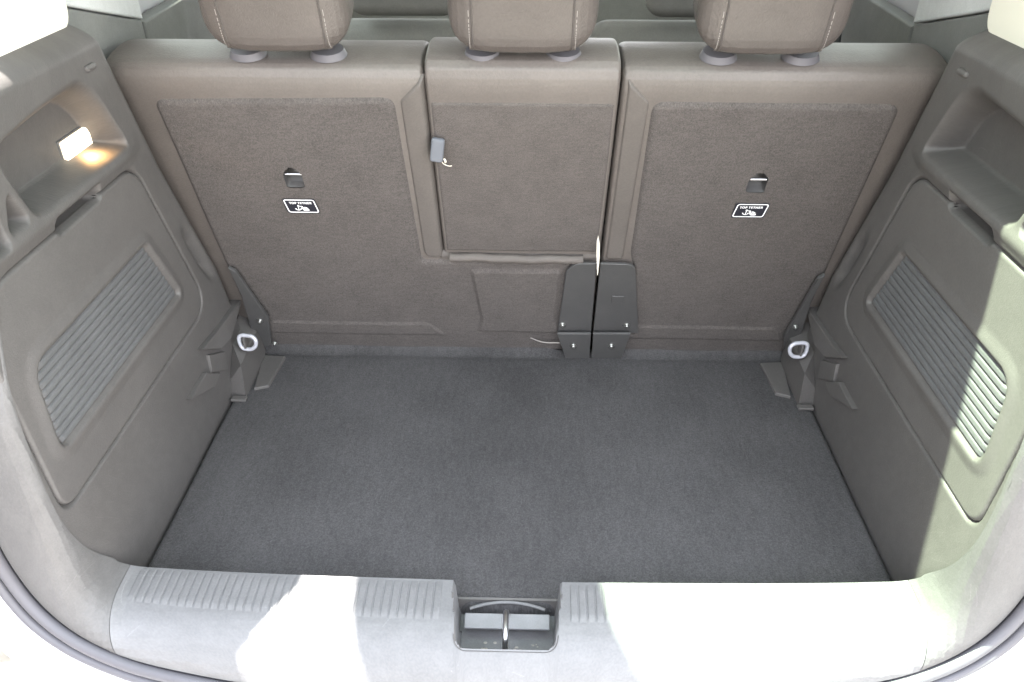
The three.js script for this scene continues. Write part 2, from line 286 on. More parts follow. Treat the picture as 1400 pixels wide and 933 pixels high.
// corner mouldings with the lashing rings, where panel, floor and seat meet
function corner(s, panel) {
  const px = (a) => s < 0 ? a : null;
  const xm = X0 + s * (HALF - 0.028);                     // plane of the inward face
  const Z = (list, pin = 0.010) => list.map(([x, y]) => { const p = onX(x, y, X0 - HALF + pin); return [p.z, p.y]; });
  const put = (outline, x, depth, bevel, name, mat = M.plastic) => {
    // outline in (z, y); extruded outwards from x
    const g = prism(outline, depth, bevel); const p = g.attributes.position;
    for (let i = 0; i < p.count; i++) { const a = p.getX(i), b = p.getY(i), c = p.getZ(i); p.setXYZ(i, x + s * c, b, a); }
    if (s < 0) { /* handedness kept by flipping the winding below */ }
    const gg = g.index ? g.toNonIndexed() : g, q = gg.attributes.position.array;
    if (s > 0) for (let i = 0; i < q.length; i += 9) for (let k = 0; k < 3; k++) { const h = q[i + 3 + k]; q[i + 3 + k] = q[i + 6 + k]; q[i + 6 + k] = h; }
    else for (let i = 0; i < q.length; i += 9) for (let k = 0; k < 3; k++) { const h = q[i + 3 + k]; q[i + 3 + k] = q[i + 6 + k]; q[i + 6 + k] = h; }
    gg.computeVertexNormals();
    return part(name, planarUV(gg), mat, panel, true);
  };
  {
    const q = [[336, 407, -0.012], [352, 450, 0.022], [363, 483, 0.028], [357, 503, 0.030], [338, 554, 0.030], [329, 500, 0.028], [314, 462, -0.012], [309, 527, -0.012], [313, 560, -0.012], [343, 409, -0.03], [372, 483, -0.03]].map(([x, y, pin]) => { const p = onX(x, y, X0 - HALF + pin); return [s < 0 ? p.x : 2 * X0 - p.x, p.y, p.z]; });
    const F = [[0, 1, 6], [1, 5, 6], [1, 2, 5], [2, 3, 5], [3, 4, 5], [5, 4, 8], [5, 8, 7], [6, 5, 7], [0, 9, 1], [9, 10, 1], [1, 10, 2]], P = [];
    for (const f of F) for (const k of (s < 0 ? f : [f[0], f[2], f[1]])) P.push(...q[k]);
    const g = new THREE.BufferGeometry(); g.setAttribute('position', new THREE.Float32BufferAttribute(P, 3)); g.computeVertexNormals();
    part('corner_moulding', planarUV(toCreasedNormals(g, 0.35)), M.plastic, panel, true);
  }
  put(Z([[334, 408], [320, 462], [306, 478], [281, 478], [300, 455]]), X0 + s * (HALF + 0.004 - 0.010), 0.04, 0.003, 'corner_ledge');
  put(Z([[292, 486], [313, 481], [318, 506], [296, 510]]), X0 + s * (HALF - 0.002), 0.03, 0.002, 'corner_block');
  put(Z([[286, 510], [304, 511], [297, 529], [265, 546]]), X0 + s * (HALF - 0.006), 0.03, 0.002, 'corner_wedge');
  // foot lip and floor tab
  const a = onX(317, 556, X0 - HALF), foot = rbox(0.03, 0.006, 0.014, 0.002).translate(X0 + s * (HALF - 0.02), 0.005, -1.205);
  part('foot_lip', foot, M.plastic, panel, true);
  const tabO = [[360, 485], [390, 487], [367, 527], [347, 531]].map(([x, y]) => { const p = onY(x, y, 0.006); return [p.x - X0, p.z]; }).map(([x, z]) => [s < 0 ? x : -x, -z]);
  const tg = prism(s < 0 ? tabO : tabO.slice().reverse(), 0.014, 0.002).rotateX(-Math.PI / 2).translate(X0, -0.008, 0);
  part('floor_tab', planarUV(tg), M.plastic, panel, true);
  // D-shaped lashing ring
  const c = onX(336, 468, X0 - HALF + 0.03); const ring = [];
  const rw = 0.0165, rh = 0.0145;
  for (const [dx, dy, dz] of [[0, 1, -0.2], [0.6, 0.95, 0.1], [1, 0.45, 0.3], [0.85, -0.5, 0.4], [0.3, -1, 0.45], [-0.6, -1, 0.2], [-0.9, -0.7, 0], [-0.95, 0.75, -0.2], [-0.6, 1, -0.3]]) ring.push(V(xm - s * (-0.004 + rw * (dx + 0.6)), c.y + rh * dy, c.z + 0.006 * dz));
  part('lashing_ring', tube(ring, 0.0040, 60, 8, true), M.ring, panel, true);
  // dark socket behind the ring
  part('ring_socket', rbox(0.004, 0.024, 0.02, 0.0015).translate(xm - s * 0.0002, c.y, c.z - 0.003), M.plastic, panel, true);
}
corner(-1, panelL); corner(1, panelR);

// boot lamp, lit: part of the panel it is clipped into
{
  const xb = -(wallX(0.6) + 0.048) + X0 + 0.003;
  const q = [[83, 231], [92, 203], [126, 180], [118, 206]].map(([x, y]) => onX(x, y, xb));
  const cz = q.reduce((a, p) => a + p.z, 0) / 4, cy = q.reduce((a, p) => a + p.y, 0) / 4 + 0.008;
  const w = Math.abs((q[2].z + q[3].z - q[0].z - q[1].z) / 2), h = Math.abs((q[1].y + q[2].y - q[0].y - q[3].y) / 2);
  const lens = part('boot_lamp', rbox(0.010, 0.029, Math.max(0.05, w), 0.003).translate(xb, cy, cz), new THREE.MeshStandardMaterial({ color: lin(0.9, 0.85, 0.75), roughness: 0.4, emissive: lin(1, 0.78, 0.5), emissiveIntensity: 0.5 }), panelL, true);
  lens.userData.label = 'lit amber-white boot lamp';
  part('lamp_bezel', rbox(0.006, 0.034, Math.max(0.05, w) + 0.006, 0.002).translate(xb - 0.003, cy, cz), M.plastic, panelL, true);
  const l = new THREE.SpotLight(lin(1, 0.55, 0.2), 0.008, 1, 75 * D, 1, 2); l.position.set(xb + 0.022, cy + 0.002, cz + 0.006); l.target.position.set(xb + 0.034, cy - 0.06, cz); l.castShadow = true; l.shadow.radius = 0.4; scene.add(l, l.target);
  
}

// ---------------------------------------------------------------- load sill
{
  const t = thing('load_sill', 'ribbed load sill cover, grey lightened for glare, with a striker recess in its middle', 'load sill', [X0, 0, -0.68]);
  const XR = X0 - 0.011;
  const nt = roundPoly([[-0.076, -0.80], [0.076, -0.80], [0.074, -0.72], [0.065, -0.6425, 0.016], [-0.065, -0.6425, 0.016], [-0.074, -0.72]]);
  const pos = (t0, u) => { const p = lip(t0, u); const d = sd(nt, p.x - XR, p.z); p.y -= 0.075 * sstep(-0.001, 0.006, d); return [p.x, p.y, p.z]; };
  function strip(ta, tb, nt_, nu, posf, du = 0) {
    const P = [], T = [], I = []; let L = 0, prev = null;
    for (let i = 0; i <= nt_; i++) {
      const tt = ta + (tb - ta) * i / nt_, a = lip(tt, 0); if (prev) L += a.distanceTo(prev); prev = a;
      // first row is the inner face down to the floor
      const base = posf(tt, 0); P.push(base[0], Math.min(base[1], a.y) - 0.07 * sstep(0.085, 0.052, a.y), base[2] - 0.003); T.push(L, -0.05);
      let q = 0, pv = null;
      for (let j = 0; j <= nu; j++) { const u = j / nu, p = posf(tt, u); if (pv) q += Math.hypot(p[1] - pv[1], p[2] - pv[2], p[0] - pv[0]); pv = p; P.push(...p); T.push(L, q); }
    }
    const m = nu + 2;
    for (let i = 0; i < nt_; i++) for (let j = 0; j < nu + 1; j++) { const a = i * m + j; I.push(a, a + 1, a + m, a + 1, a + m + 1, a + m); }
    const g = new THREE.BufferGeometry(); g.setAttribute('position', new THREE.Float32BufferAttribute(P, 3)); g.setAttribute('uv', new THREE.Float32BufferAttribute(T, 2)); g.setIndex(I);
    return toCreasedNormals(g, 0.6);
  }
  // seam positions: where the inner path reaches x = +-0.575
  const tx = x => { let lo = 0, hi = 1; for (let i = 0; i < 40; i++) { const m = (lo + hi) / 2; inC.getPoint(m).x - X0 < x ? lo = m : hi = m; } return (lo + hi) / 2; };
  const tL = tx(-0.550), tR = tx(0.550), eps = 0.0007;
  part('sill_cover', strip(tL, tR, 520, 44, pos), M.sill, t, true);
  part('corner_trim', strip(0.0, tL - eps, 160, 40, pos), M.cornerPlastic, t, true);
  part('corner_trim', strip(tR + eps, 1.0, 160, 40, pos), M.cornerPlastic, t, true);
  for (const c of [tL, tR]) part('seam_backing', strip(c - 0.006, c + 0.006, 8, 16, (a, u) => { const p = pos(a, u); return [p[0], p[1] - 0.004, p[2] - 0.001]; }), M.plastic, t, true);
  // tread ribs: each one a low rounded bar following the sill's crown
  const pitch = 0.0118, xs = []; for (let x = -0.532; x < 0.533; x += pitch) if (Math.abs(x + 0.011) > 0.086) xs.push(x);
  for (const x of xs) {
    const tt = tx(x), P = [], T = [], I = [], nu = 8, m = 11, hw = 0.0053;
    for (let j = 0; j <= nu; j++) {
      const u = 0.004 + 0.29 * j / nu, p = lip(tt, u), e = j === 0 || j === nu ? 0 : 1;
      for (let k = 0; k < m; k++) { const q = 2 * k / (m - 1) - 1; P.push(p.x + q * hw, p.y - 0.0004 + e * 0.0018 * Math.pow(Math.max(0, 1 - Math.pow(Math.abs(q), 8)), 0.6), p.z); T.push(p.x + q * hw, p.z); }
    }
    for (let j = 0; j < nu; j++) for (let k = 0; k < m - 1; k++) { const a = j * m + k; I.push(a, a + m, a + 1, a + 1, a + m, a + m + 1); }
    const g = new THREE.BufferGeometry(); g.setAttribute('position', new THREE.Float32BufferAttribute(P, 3)); g.setAttribute('uv', new THREE.Float32BufferAttribute(T, 2)); g.setIndex(I); g.computeVertexNormals();
    part('tread_rib', g, M.sill, t, true);
  }
  // striker recess: a moulded cup let into the sill
  const rim = roundPoly([[-0.0795, -0.748], [0.0795, -0.748], [0.0775, -0.72], [0.0685, -0.6385, 0.017], [-0.0685, -0.6385, 0.017], [-0.0775, -0.72]], 8);
  const surf = (x, z) => { let lo = 0, hi = 1; const tt = tx(x); for (let i = 0; i < 24; i++) { const m = (lo + hi) / 2; lip(tt, m).z < z ? lo = m : hi = m; } return lip(tt, lo).y; };
  { const P = [], I = [], T = [], rows = 6, n = rim.length;
    for (let r = 0; r < rows; r++) rim.forEach(([x, z], i) => { const k = r / (rows - 1), sc = r === 0 ? 1 : 0.965 - 0.08 * k * k, top = z > -0.742 ? surf(x + XR - X0, z) + 0.0012 : 0.004; P.push(XR + x * sc, r === 0 ? top : r === 1 ? top - 0.001 : top + (-0.028 - top) * Math.pow(k, 0.8), -0.70 + (z + 0.70) * (r === 0 ? 1 : 0.95 - 0.10 * k)); T.push(i * 0.01, k * 0.06); });
    for (let r = 0; r < rows - 1; r++) for (let i = 0; i < n; i++) { const a = r * n + i, b = r * n + (i + 1) % n; I.push(a, b, a + n, b, b + n, a + n); }
    const c = P.length / 3; P.push(XR, -0.028, -0.69); T.push(0, 0); for (let i = 0; i < n; i++) I.push((rows - 1) * n + i, (rows - 1) * n + (i + 1) % n, c);
    const g = new THREE.BufferGeometry(); g.setAttribute('position', new THREE.Float32BufferAttribute(P, 3)); g.setAttribute('uv', new THREE.Float32BufferAttribute(T, 2)); g.setIndex(I);
    part('striker_recess', toCreasedNormals(g, 0.8), M.plastic, t, true); }
  const arc = []; for (let i = 0; i <= 12; i++) { const q = i / 6 - 1; arc.push(V(XR + q * 0.054, 0.003, -0.741 + 0.012 * q * q)); }
  part('recess_lip', tube(arc, 0.0024, 40, 8), M.sill, t, true);
  const pl = rbox(0.122, 0.006, 0.022, 0.002).rotateX(0.35).translate(XR, -0.004, -0.713);
  part('striker_plate', pl, M.plate, t, true);
  const loop = [V(XR - 0.001, -0.028, -0.716), V(XR - 0.001, 0.012, -0.716), V(XR - 0.001, 0.020, -0.708), V(XR - 0.001, 0.020, -0.676), V(XR - 0.001, 0.012, -0.668), V(XR - 0.001, -0.028, -0.666)];
  part('striker_loop', tube(loop, 0.0042, 50, 10), M.steel, t, true);
  const rg = rng(9), gr = [];
  for (let i = 0; i < 20; i++) { const r = 0.0010 + rg() * 0.0018; gr.push(new THREE.IcosahedronGeometry(r, 1).scale(1.3, 0.6, 1).translate(XR + (rg() - 0.5) * 0.1, -0.027 + r * 0.4, -0.695 + rg() * 0.022)); }
  const grit = part('recess_grit', mergeGeometries(gr), std({ color: lin(0.3, 0.28, 0.25), roughness: 0.9 }), t, true); grit.userData.kind = 'stuff';
}

// ---------------------------------------------------------------- rear seat backs (local x, s up the slope, n towards the boot)
const evalr = new Evaluator(); evalr.useGroups = false; evalr.attributes = ['position', 'normal', 'uv'];
function seatBlock(x0, x1, s0, s1, thick, topR = 0.045, bevel = 0.012) {
  // side profile in (n, s), extruded along x
  const sh = new THREE.Shape(); const r = topR;
  sh.moveTo(0, s0); sh.lineTo(0, s1 - r); sh.bezierCurveTo(0, s1 - r * 0.4, -r * 0.12, s1 - r * 0.03, -r * 0.55, s1);
  sh.bezierCurveTo(-thick * 0.45, s1 - 0.002, -thick * 0.75, s1 - 0.014, -thick, s1 - 0.05); sh.lineTo(-thick, s0); sh.closePath();
  const g = new THREE.ExtrudeGeometry(sh, { depth: x1 - x0 - 2 * bevel, bevelEnabled: true, bevelThickness: bevel, bevelSize: bevel, bevelOffset: -bevel, bevelSegments: 5, curveSegments: 14 });
  g.translate(0, 0, bevel);
  const p = g.attributes.position; for (let i = 0; i < p.count; i++) p.setXYZ(i, x0 + p.getZ(i), p.getY(i), p.getX(i));
  const q = g.toNonIndexed ? (g.index ? g.toNonIndexed() : g) : g, a = q.attributes.position.array;
  for (let i = 0; i < a.length; i += 9) for (let k = 0; k < 3; k++) { const h = a[i + 3 + k]; a[i + 3 + k] = a[i + 6 + k]; a[i + 6 + k] = h; }
  q.deleteAttribute('normal');
  return planarUV(toCreasedNormals(q, 0.7));
}
function cut(geo, boxes) {
  let b = new Brush(geo); b.updateMatrixWorld();
  for (const [x, y, z, w, h, d] of boxes) { const c = new Brush(new THREE.BoxGeometry(w, h, d)); c.position.set(x, y, z); c.updateMatrixWorld(); b = evalr.evaluate(b, c, SUBTRACTION); b.updateMatrixWorld(); }
  return planarUV(b.geometry);
}
function pad(poly, step, h, edge = 0.009, lift = 0.004, keep) {
  const b = bbox(poly, 0.004);
  return grid(b[0], b[1], b[2], b[3], step, (x, s) => { const e = sd(poly, x, s); return [x, s, lift + (h ? h(x, s, e) : 0) - (lift + 0.005) * Math.pow(clamp(1 - e / edge, 0, 1.4), 2.2)]; }, (x, s) => sd(poly, x, s) > -0.004 && (!keep || keep(x, s)));
}
function labelTex(flip) {
  const c = document.createElement('canvas'); c.width = 512; c.height = 288; const x = c.getContext('2d');
  x.fillStyle = '#23232b'; x.fillRect(0, 0, 512, 288);
  x.strokeStyle = '#ffffff'; x.fillStyle = '#ffffff'; x.lineWidth = 15; x.lineJoin = 'round';
  const k = 34, sgn = flip ? -1 : 1;
  const q = sgn > 0 ? [[20, 22], [512 - k - 22, 22], [492, 266], [k + 22, 266]] : [[k + 22, 22], [492, 22], [512 - k - 22, 266], [20, 266]];
  x.beginPath();
  for (let i = 0; i < 4; i++) { const p = q[i], a = q[(i + 3) % 4], b = q[(i + 1) % 4], f = (m) => { const L = Math.hypot(m[0] - p[0], m[1] - p[1]); return [p[0] + (m[0] - p[0]) / L * 34, p[1] + (m[1] - p[1]) / L * 34]; }; const A = f(a), B = f(b); i ? x.lineTo(...A) : x.moveTo(...A); x.quadraticCurveTo(p[0], p[1], ...B); }
  x.closePath(); x.stroke();
  x.font = 'bold 58px sans-serif'; x.textAlign = 'center'; x.textBaseline = 'middle'; x.fillText('TOP TETHER', 256, 82, 340);
  // anchor
  const ox = 206 - (flip ? 10 : 0), oy = 190; x.lineWidth = 11;
  x.beginPath(); x.moveTo(ox + 4, oy - 44); x.lineTo(ox, oy + 34); x.stroke();
  x.beginPath(); x.arc(ox + 5, oy - 54, 9, 0, 7); x.stroke();
  x.beginPath(); x.arc(ox - 2, oy - 8, 42, 0.25, 2.9); x.stroke();
  x.beginPath(); x.moveTo(ox - 52, oy - 4); x.lineTo(ox - 28, oy + 2); x.lineTo(ox - 46, oy + 22); x.closePath(); x.fill();
  x.beginPath(); x.moveTo(ox + 50, oy - 6); x.lineTo(ox + 26, oy + 2); x.lineTo(ox + 42, oy + 22); x.closePath(); x.fill();
  // child seat
  x.beginPath(); x.moveTo(ox + 40, oy - 46); x.quadraticCurveTo(ox + 62, oy - 56, ox + 70, oy - 36); x.lineTo(ox + 92, oy + 10); x.lineTo(ox + 148, oy + 14); x.quadraticCurveTo(ox + 164, oy + 40, ox + 140, oy + 48); x.lineTo(ox + 84, oy + 48); x.quadraticCurveTo(ox + 66, oy + 40, ox + 58, oy + 10); x.closePath(); x.fill();
  x.beginPath(); x.moveTo(ox + 84, oy - 30); x.quadraticCurveTo(ox + 116, oy - 34, ox + 150, oy + 4); x.lineTo(ox + 104, oy + 2); x.closePath(); x.fill();
  x.beginPath(); x.moveTo(ox + 8, oy - 50); x.lineTo(ox + 44, oy - 40); x.stroke();
  const t = new THREE.CanvasTexture(c); t.colorSpace = THREE.SRGBColorSpace; return t;
}
function labelMesh(parent, X, S, flip, n) {
  const w = 0.060, h = 0.0335, k = w * 34 / 512 * (flip ? -1 : 1), sh = new THREE.Shape();
  const q = flip ? [[-w / 2 - k - 0.002, h / 2], [w / 2, h / 2], [w / 2 + k, -h / 2], [-w / 2, -h / 2]] : [[-w / 2, h / 2], [w / 2 - k, h / 2], [w / 2, -h / 2], [-w / 2 + k, -h / 2]];
  const o = roundPoly(q.map(p => [p[0], p[1], 0.004])); sh.setFromPoints(o.map(p => new THREE.Vector2(...p)));
  const g = new THREE.ShapeGeometry(sh), uv = g.attributes.uv, p = g.attributes.position;
  for (let i = 0; i < uv.count; i++) uv.setXY(i, p.getX(i) / w + 0.5, p.getY(i) / h + 0.5);
  g.translate(X, S, n);
  const m = part('tether_label', g, std({ map: labelTex(flip), roughness: 0.5 }), parent); m.userData.label = 'printed label reading TOP TETHER with anchor and child seat'; return m;
}
const slotHole = (X, S, e = 0) => roundPoly([[X - 0.0155 - e, S - 0.024 - e, 0.005], [X + 0.0155 + e, S - 0.024 - e, 0.005], [X + 0.0155 + e, S + 0.004 + e, 0.004], [X + 0.006 + e, S + 0.019 + e, 0.005], [X - 0.006 - e, S + 0.019 + e, 0.005], [X - 0.0155 - e, S + 0.004 + e, 0.004]]);
function tether(parent, X, S) {
  const hole = slotHole(X, S), n = hole.length, P = [], I = [], T = [];
  // funnel behind the felt
  const rows = [[1.06, 0.0035], [1, -0.001], [0.95, -0.022], [0.88, -0.034]];
  rows.forEach(([k, z], r) => hole.forEach(([x, s], i) => { const lo = clamp((S - s) / 0.024, 0, 1); P.push(X + (x - X) * k, S + (s - S) * k, z < 0 ? z * (1 - 0.75 * lo) : z); T.push(i * 0.01, r * 0.01); }));
  for (let r = 0; r < rows.length - 1; r++) for (let i = 0; i < n; i++) { const a = r * n + i, b = r * n + (i + 1) % n; I.push(a, b, a + n, b, b + n, a + n); }
  const c = P.length / 3; P.push(X, S, -0.024); T.push(0, 0); for (let i = 0; i < n; i++) I.push((rows.length - 1) * n + i, (rows.length - 1) * n + (i + 1) % n, c);
  const g = new THREE.BufferGeometry(); g.setAttribute('position', new THREE.Float32BufferAttribute(P, 3)); g.setAttribute('uv', new THREE.Float32BufferAttribute(T, 2)); g.setIndex(I); 
  const f = part('tether_slot', toCreasedNormals(g, 0.7), M.bracket, parent);
  part('tether_bar', new THREE.CapsuleGeometry(0.0021, 0.026, 4, 8).rotateZ(Math.PI / 2).translate(X, S + 0.001, 0.001), M.steel, f);
  return slotHole(X, S, -0.0006);
}
function seatGroup(name, label, x) { const t = thing(name, label, 'seat back', [x, 0, SEAT_Z], 'split rear seat backs'); t.rotation.x = TILT; return t; }

const ROUGH = rng(31);
function bolt(parent, X, S, n, r = 0.0055) {
  const h = new THREE.CylinderGeometry(r, r * 1.05, 0.004, 6).rotateX(Math.PI / 2).translate(X, S, n + 0.002), w = new THREE.CylinderGeometry(r * 1.5, r * 1.6, 0.0015, 18).rotateX(Math.PI / 2).translate(X, S, n + 0.0005), d = new THREE.SphereGeometry(r * 0.85, 10, 6).scale(1, 1, 0.5).translate(X, S, n + 0.004);
  part('bolt', mergeGeometries([h, w, d].map(g => g.index ? g.toNonIndexed() : g)), M.bolt, parent);
}
const S_TOP = 0.688;
// -- wide section with the centre part
{
  const t = seatGroup('rear_seat_back', 'wide rear seat back section with the fold-down centre, felt backed', X0);
  const XS = -0.3795, SS = 0.486;
  part('outer_shell', cut(seatBlock(-0.624, -0.1465, -0.03, S_TOP - 0.004, 0.15), [[XS, SS - 0.003, 0, 0.0325, 0.046, 0.09]]), M.leather, t);
  part('lower_shell', seatBlock(-0.152, 0.143, -0.03, 0.300, 0.13, 0.012, 0.004), M.vinyl, t);
  const hole = tether(t, XS, SS);
  const felt = roundPoly([[-0.562, 0.0], [-0.562, 0.636, 0.022], [-0.190, 0.642, 0.022], [-0.184, 0.284, 0.008], [0.098, 0.284, 0.008], [0.090, 0.0], [-0.562, -0.002]]);
  const emb = roundPoly([[-0.096, 0.262, 0.012], [0.074, 0.262, 0.012], [0.068, 0.115], [0.078, 0.072], [-0.09, 0.072], [-0.082, 0.115]]);
  const emb2 = roundPoly([[-0.52, 0.094, 0.01], [-0.19, 0.094, 0.01], [-0.16, 0.055], [-0.54, 0.055]]);
  part('felt_panel', pad(felt, 0.0028, (x, s) => 0.006 * sstep(-0.002, 0.005, sd(emb, x, s)) + 0.003 * sstep(-0.002, 0.004, sd(emb2, x, s)) - 0.0022 * Math.exp(-Math.pow((s - 0.298) / 0.006, 2)) * (x > -0.184 ? 1 : 0) + 0.0008 * Math.sin(x * 17 + 1) * Math.sin(s * 15), 0.012, 0.006, (x, s) => sd(hole, x, s) < 0.001), M.seatFelt, t);
  labelMesh(t, -0.3795, 0.4215, false, 0.0085);
  // vinyl strip between felt and centre
  const st = roundPoly([[-0.147, 0.672, 0.004], [-0.186, 0.634, 0.006], [-0.182, 0.30, 0.006], [-0.174, 0.288, 0.006], [-0.146, 0.288, 0.006]]);
  part('side_strip', pad(st, 0.0025, (x, s) => 0.002 * Math.sin(clamp((x + 0.184) / 0.036, 0, 1) * Math.PI), 0.004, 0.0016), M.vinyl, t);
  // centre part: leather cap above, cloth below
  const cen = part('centre_section', seatBlock(-0.1440, 0.1440, 0.300, S_TOP + 0.002, 0.15, 0.05, 0.007), M.leather, t);
  const cl = roundPoly([[-0.1405, 0.633], [0.1405, 0.633], [0.1405, 0.304, 0.006], [-0.1405, 0.304, 0.006]]);
  part('cloth_back', pad(cl, 0.0028, (x, s, e) => 0.002 * sstep(0, 0.05, e) + 0.0006 * Math.sin(x * 21 + 2) * Math.sin(s * 19 + 1), 0.006, 0.0022), M.cloth, cen);
  const lipP = []; for (let i = 0; i <= 16; i++) { const q = i / 16; lipP.push(V(-0.132 + q * 0.244, 0.2945 + 0.001 * Math.sin(q * 9) - 0.003 * q, 0.007 + 0.001 * Math.sin(q * 23))); }
  part('bottom_roll', tube(lipP, 0.0085, 60, 10).scale(1, 1, 1), M.leather, cen);
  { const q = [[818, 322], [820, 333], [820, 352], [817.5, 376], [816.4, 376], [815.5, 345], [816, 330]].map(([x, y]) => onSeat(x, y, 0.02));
    part('gap_light_sliver', prism(q.reverse(), 0.002, 0.0003).translate(0, 0, 0.019), M.thread, t).userData.label = 'thin pale sliver standing in for light through the split'; }  // sliver shaped and coloured as light coming through the gap
  // pull tab and its loose threads
  const pp = onSeat(598, 203, 0.012);
  const tb = rbox(0.021, 0.040, 0.010, 0.004).rotateZ(-0.14).rotateX(-0.25).translate(pp[0], pp[1], 0.016);
  const pt = part('pull_tab', tb, M.tab, t);
  part('thread', tube([V(pp[0] + 0.004, pp[1] - 0.018, 0.018), V(pp[0] + 0.008, pp[1] - 0.028, 0.016), V(pp[0] + 0.016, pp[1] - 0.036, 0.012), V(pp[0] + 0.020, pp[1] - 0.037, 0.010)], 0.0008, 20, 5), M.thread, pt);
  part('thread', tube([V(pp[0] + 0.010, pp[1] - 0.014, 0.02), V(pp[0] + 0.012, pp[1] - 0.018, 0.021), V(pp[0] + 0.011, pp[1] - 0.023, 0.018)], 0.0018, 12, 5), M.thread, pt);
  // hinge plate at the split and side bracket by the wheel arch
  const hp = roundPoly([[762, 456], [808, 456], [816, 361], [786, 361, 0.012], [774, 372, 0.008]].map(([x, y, r]) => [...onSeat(x, y, 0.016), r]));
  const h = part('hinge_plate', prism(hp, 0.006, 0.0015).translate(0, 0, 0.010), M.bracket, t); bolt(h, ...onSeat(769, 445, 0.018), 0.016, 0.004);
  const ff = part('hinge_foot', prism([[773, 490], [806, 490], [808, 457], [762, 457]].map(([x, y]) => onSeat(x, y, 0.030)), 0.006, 0.0012).translate(0, 0, 0.024), M.bracket, t); bolt(ff, ...onSeat(784, 474, 0.032), 0.030, 0.004);
  const sb = [[312, 366], [322, 371], [367, 435], [371, 470], [352, 480], [330, 404]].map(p => onSeat(p[0], p[1], 0.02));
  const br = part('side_bracket', prism(sb.reverse(), 0.008, 0.0015).translate(0, 0, 0.014), M.bracket, t);
  for (const p of [[355, 440], [375, 471]]) { const q = onSeat(p[0], p[1], 0.024); bolt(br, q[0], q[1], 0.022, 0.0038); }
}
// -- narrow section
{
  const t = seatGroup('rear_seat_back', 'narrow rear seat back section beside the split, felt backed', X0);
  const XS = 0.3875, SS = 0.484;
  part('outer_shell', cut(seatBlock(0.1475, 0.624, -0.03, S_TOP - 0.004, 0.15), [[XS, SS - 0.003, 0, 0.0325, 0.046, 0.09]]), M.leather, t);
  const hole = tether(t, XS, SS);
  const felt = roundPoly([[0.206, 0.0], [0.206, 0.27, 0.02], [0.196, 0.300, 0.02], [0.192, 0.638, 0.024], [0.566, 0.636, 0.024], [0.572, 0.0]]);
  const emb = roundPoly([[0.225, 0.094, 0.01], [0.52, 0.094, 0.012], [0.54, 0.052], [0.205, 0.052]]);
  part('felt_panel', pad(felt, 0.0028, (x, s) => 0.003 * sstep(-0.002, 0.004, sd(emb, x, s)) + 0.0008 * Math.sin(x * 16) * Math.sin(s * 14), 0.012, 0.006, (x, s) => sd(hole, x, s) < 0.001), M.seatFelt, t);
  labelMesh(t, 0.3885, 0.4215, true, 0.0085);
  const st = roundPoly([[0.1545, 0.672, 0.004], [0.1535, 0.288, 0.006], [0.188, 0.288, 0.006], [0.192, 0.634, 0.006]]);
  part('side_strip', pad(st, 0.0025, (x, s) => 0.002 * Math.sin(clamp((x - 0.153) / 0.038, 0, 1) * Math.PI), 0.004, 0.0016), M.vinyl, t);
  const hp = roundPoly([[873, 456], [869, 366, 0.014], [860, 362, 0.006], [821, 361], [811, 456]].map(([x, y, r]) => [...onSeat(x, y, 0.016), r]).reverse());
  const h = part('hinge_plate', prism(hp, 0.006, 0.0015).translate(0, 0, 0.010), M.bracket, t); bolt(h, ...onSeat(857, 446, 0.018), 0.016, 0.004);
  part('plate_dimple', rbox(0.024, 0.020, 0.003, 0.001).translate(0.186, 0.190, 0.0162), M.bracket, h);
  const ff = part('hinge_foot', prism([[809, 490], [850, 490], [862, 457], [811, 457]].map(([x, y]) => onSeat(x, y, 0.030)), 0.006, 0.0012).translate(0, 0, 0.024), M.bracket, t); bolt(ff, ...onSeat(836, 474, 0.032), 0.030, 0.004);
  const sb = [[1128, 376], [1118, 381], [1072, 460], [1072, 480], [1088, 480], [1110, 410]].map(p => onSeat(p[0], p[1], 0.02));
  const br = part('side_bracket', prism(sb, 0.008, 0.0015).translate(0, 0, 0.014), M.bracket, t);
  { const q = onSeat(1088, 448, 0.024); bolt(br, q[0], q[1], 0.022, 0.0038); }
}
// thin loose wire in front of the hinge
{
  const pts = [[700, 455], [722, 461], [742, 468], [765, 469]].map(([x, y], i) => onY(x, y, 0.045 - 0.002 * i));
  const c = pts[0]; const t = thing('loose_wire', 'thin pale wire running from the felt flap to the seat hinge', 'wire', [c.x, 0, c.z]);
  part('wire_strand', tube(pts, 0.0012, 30, 6), M.stitch, t, true);
}

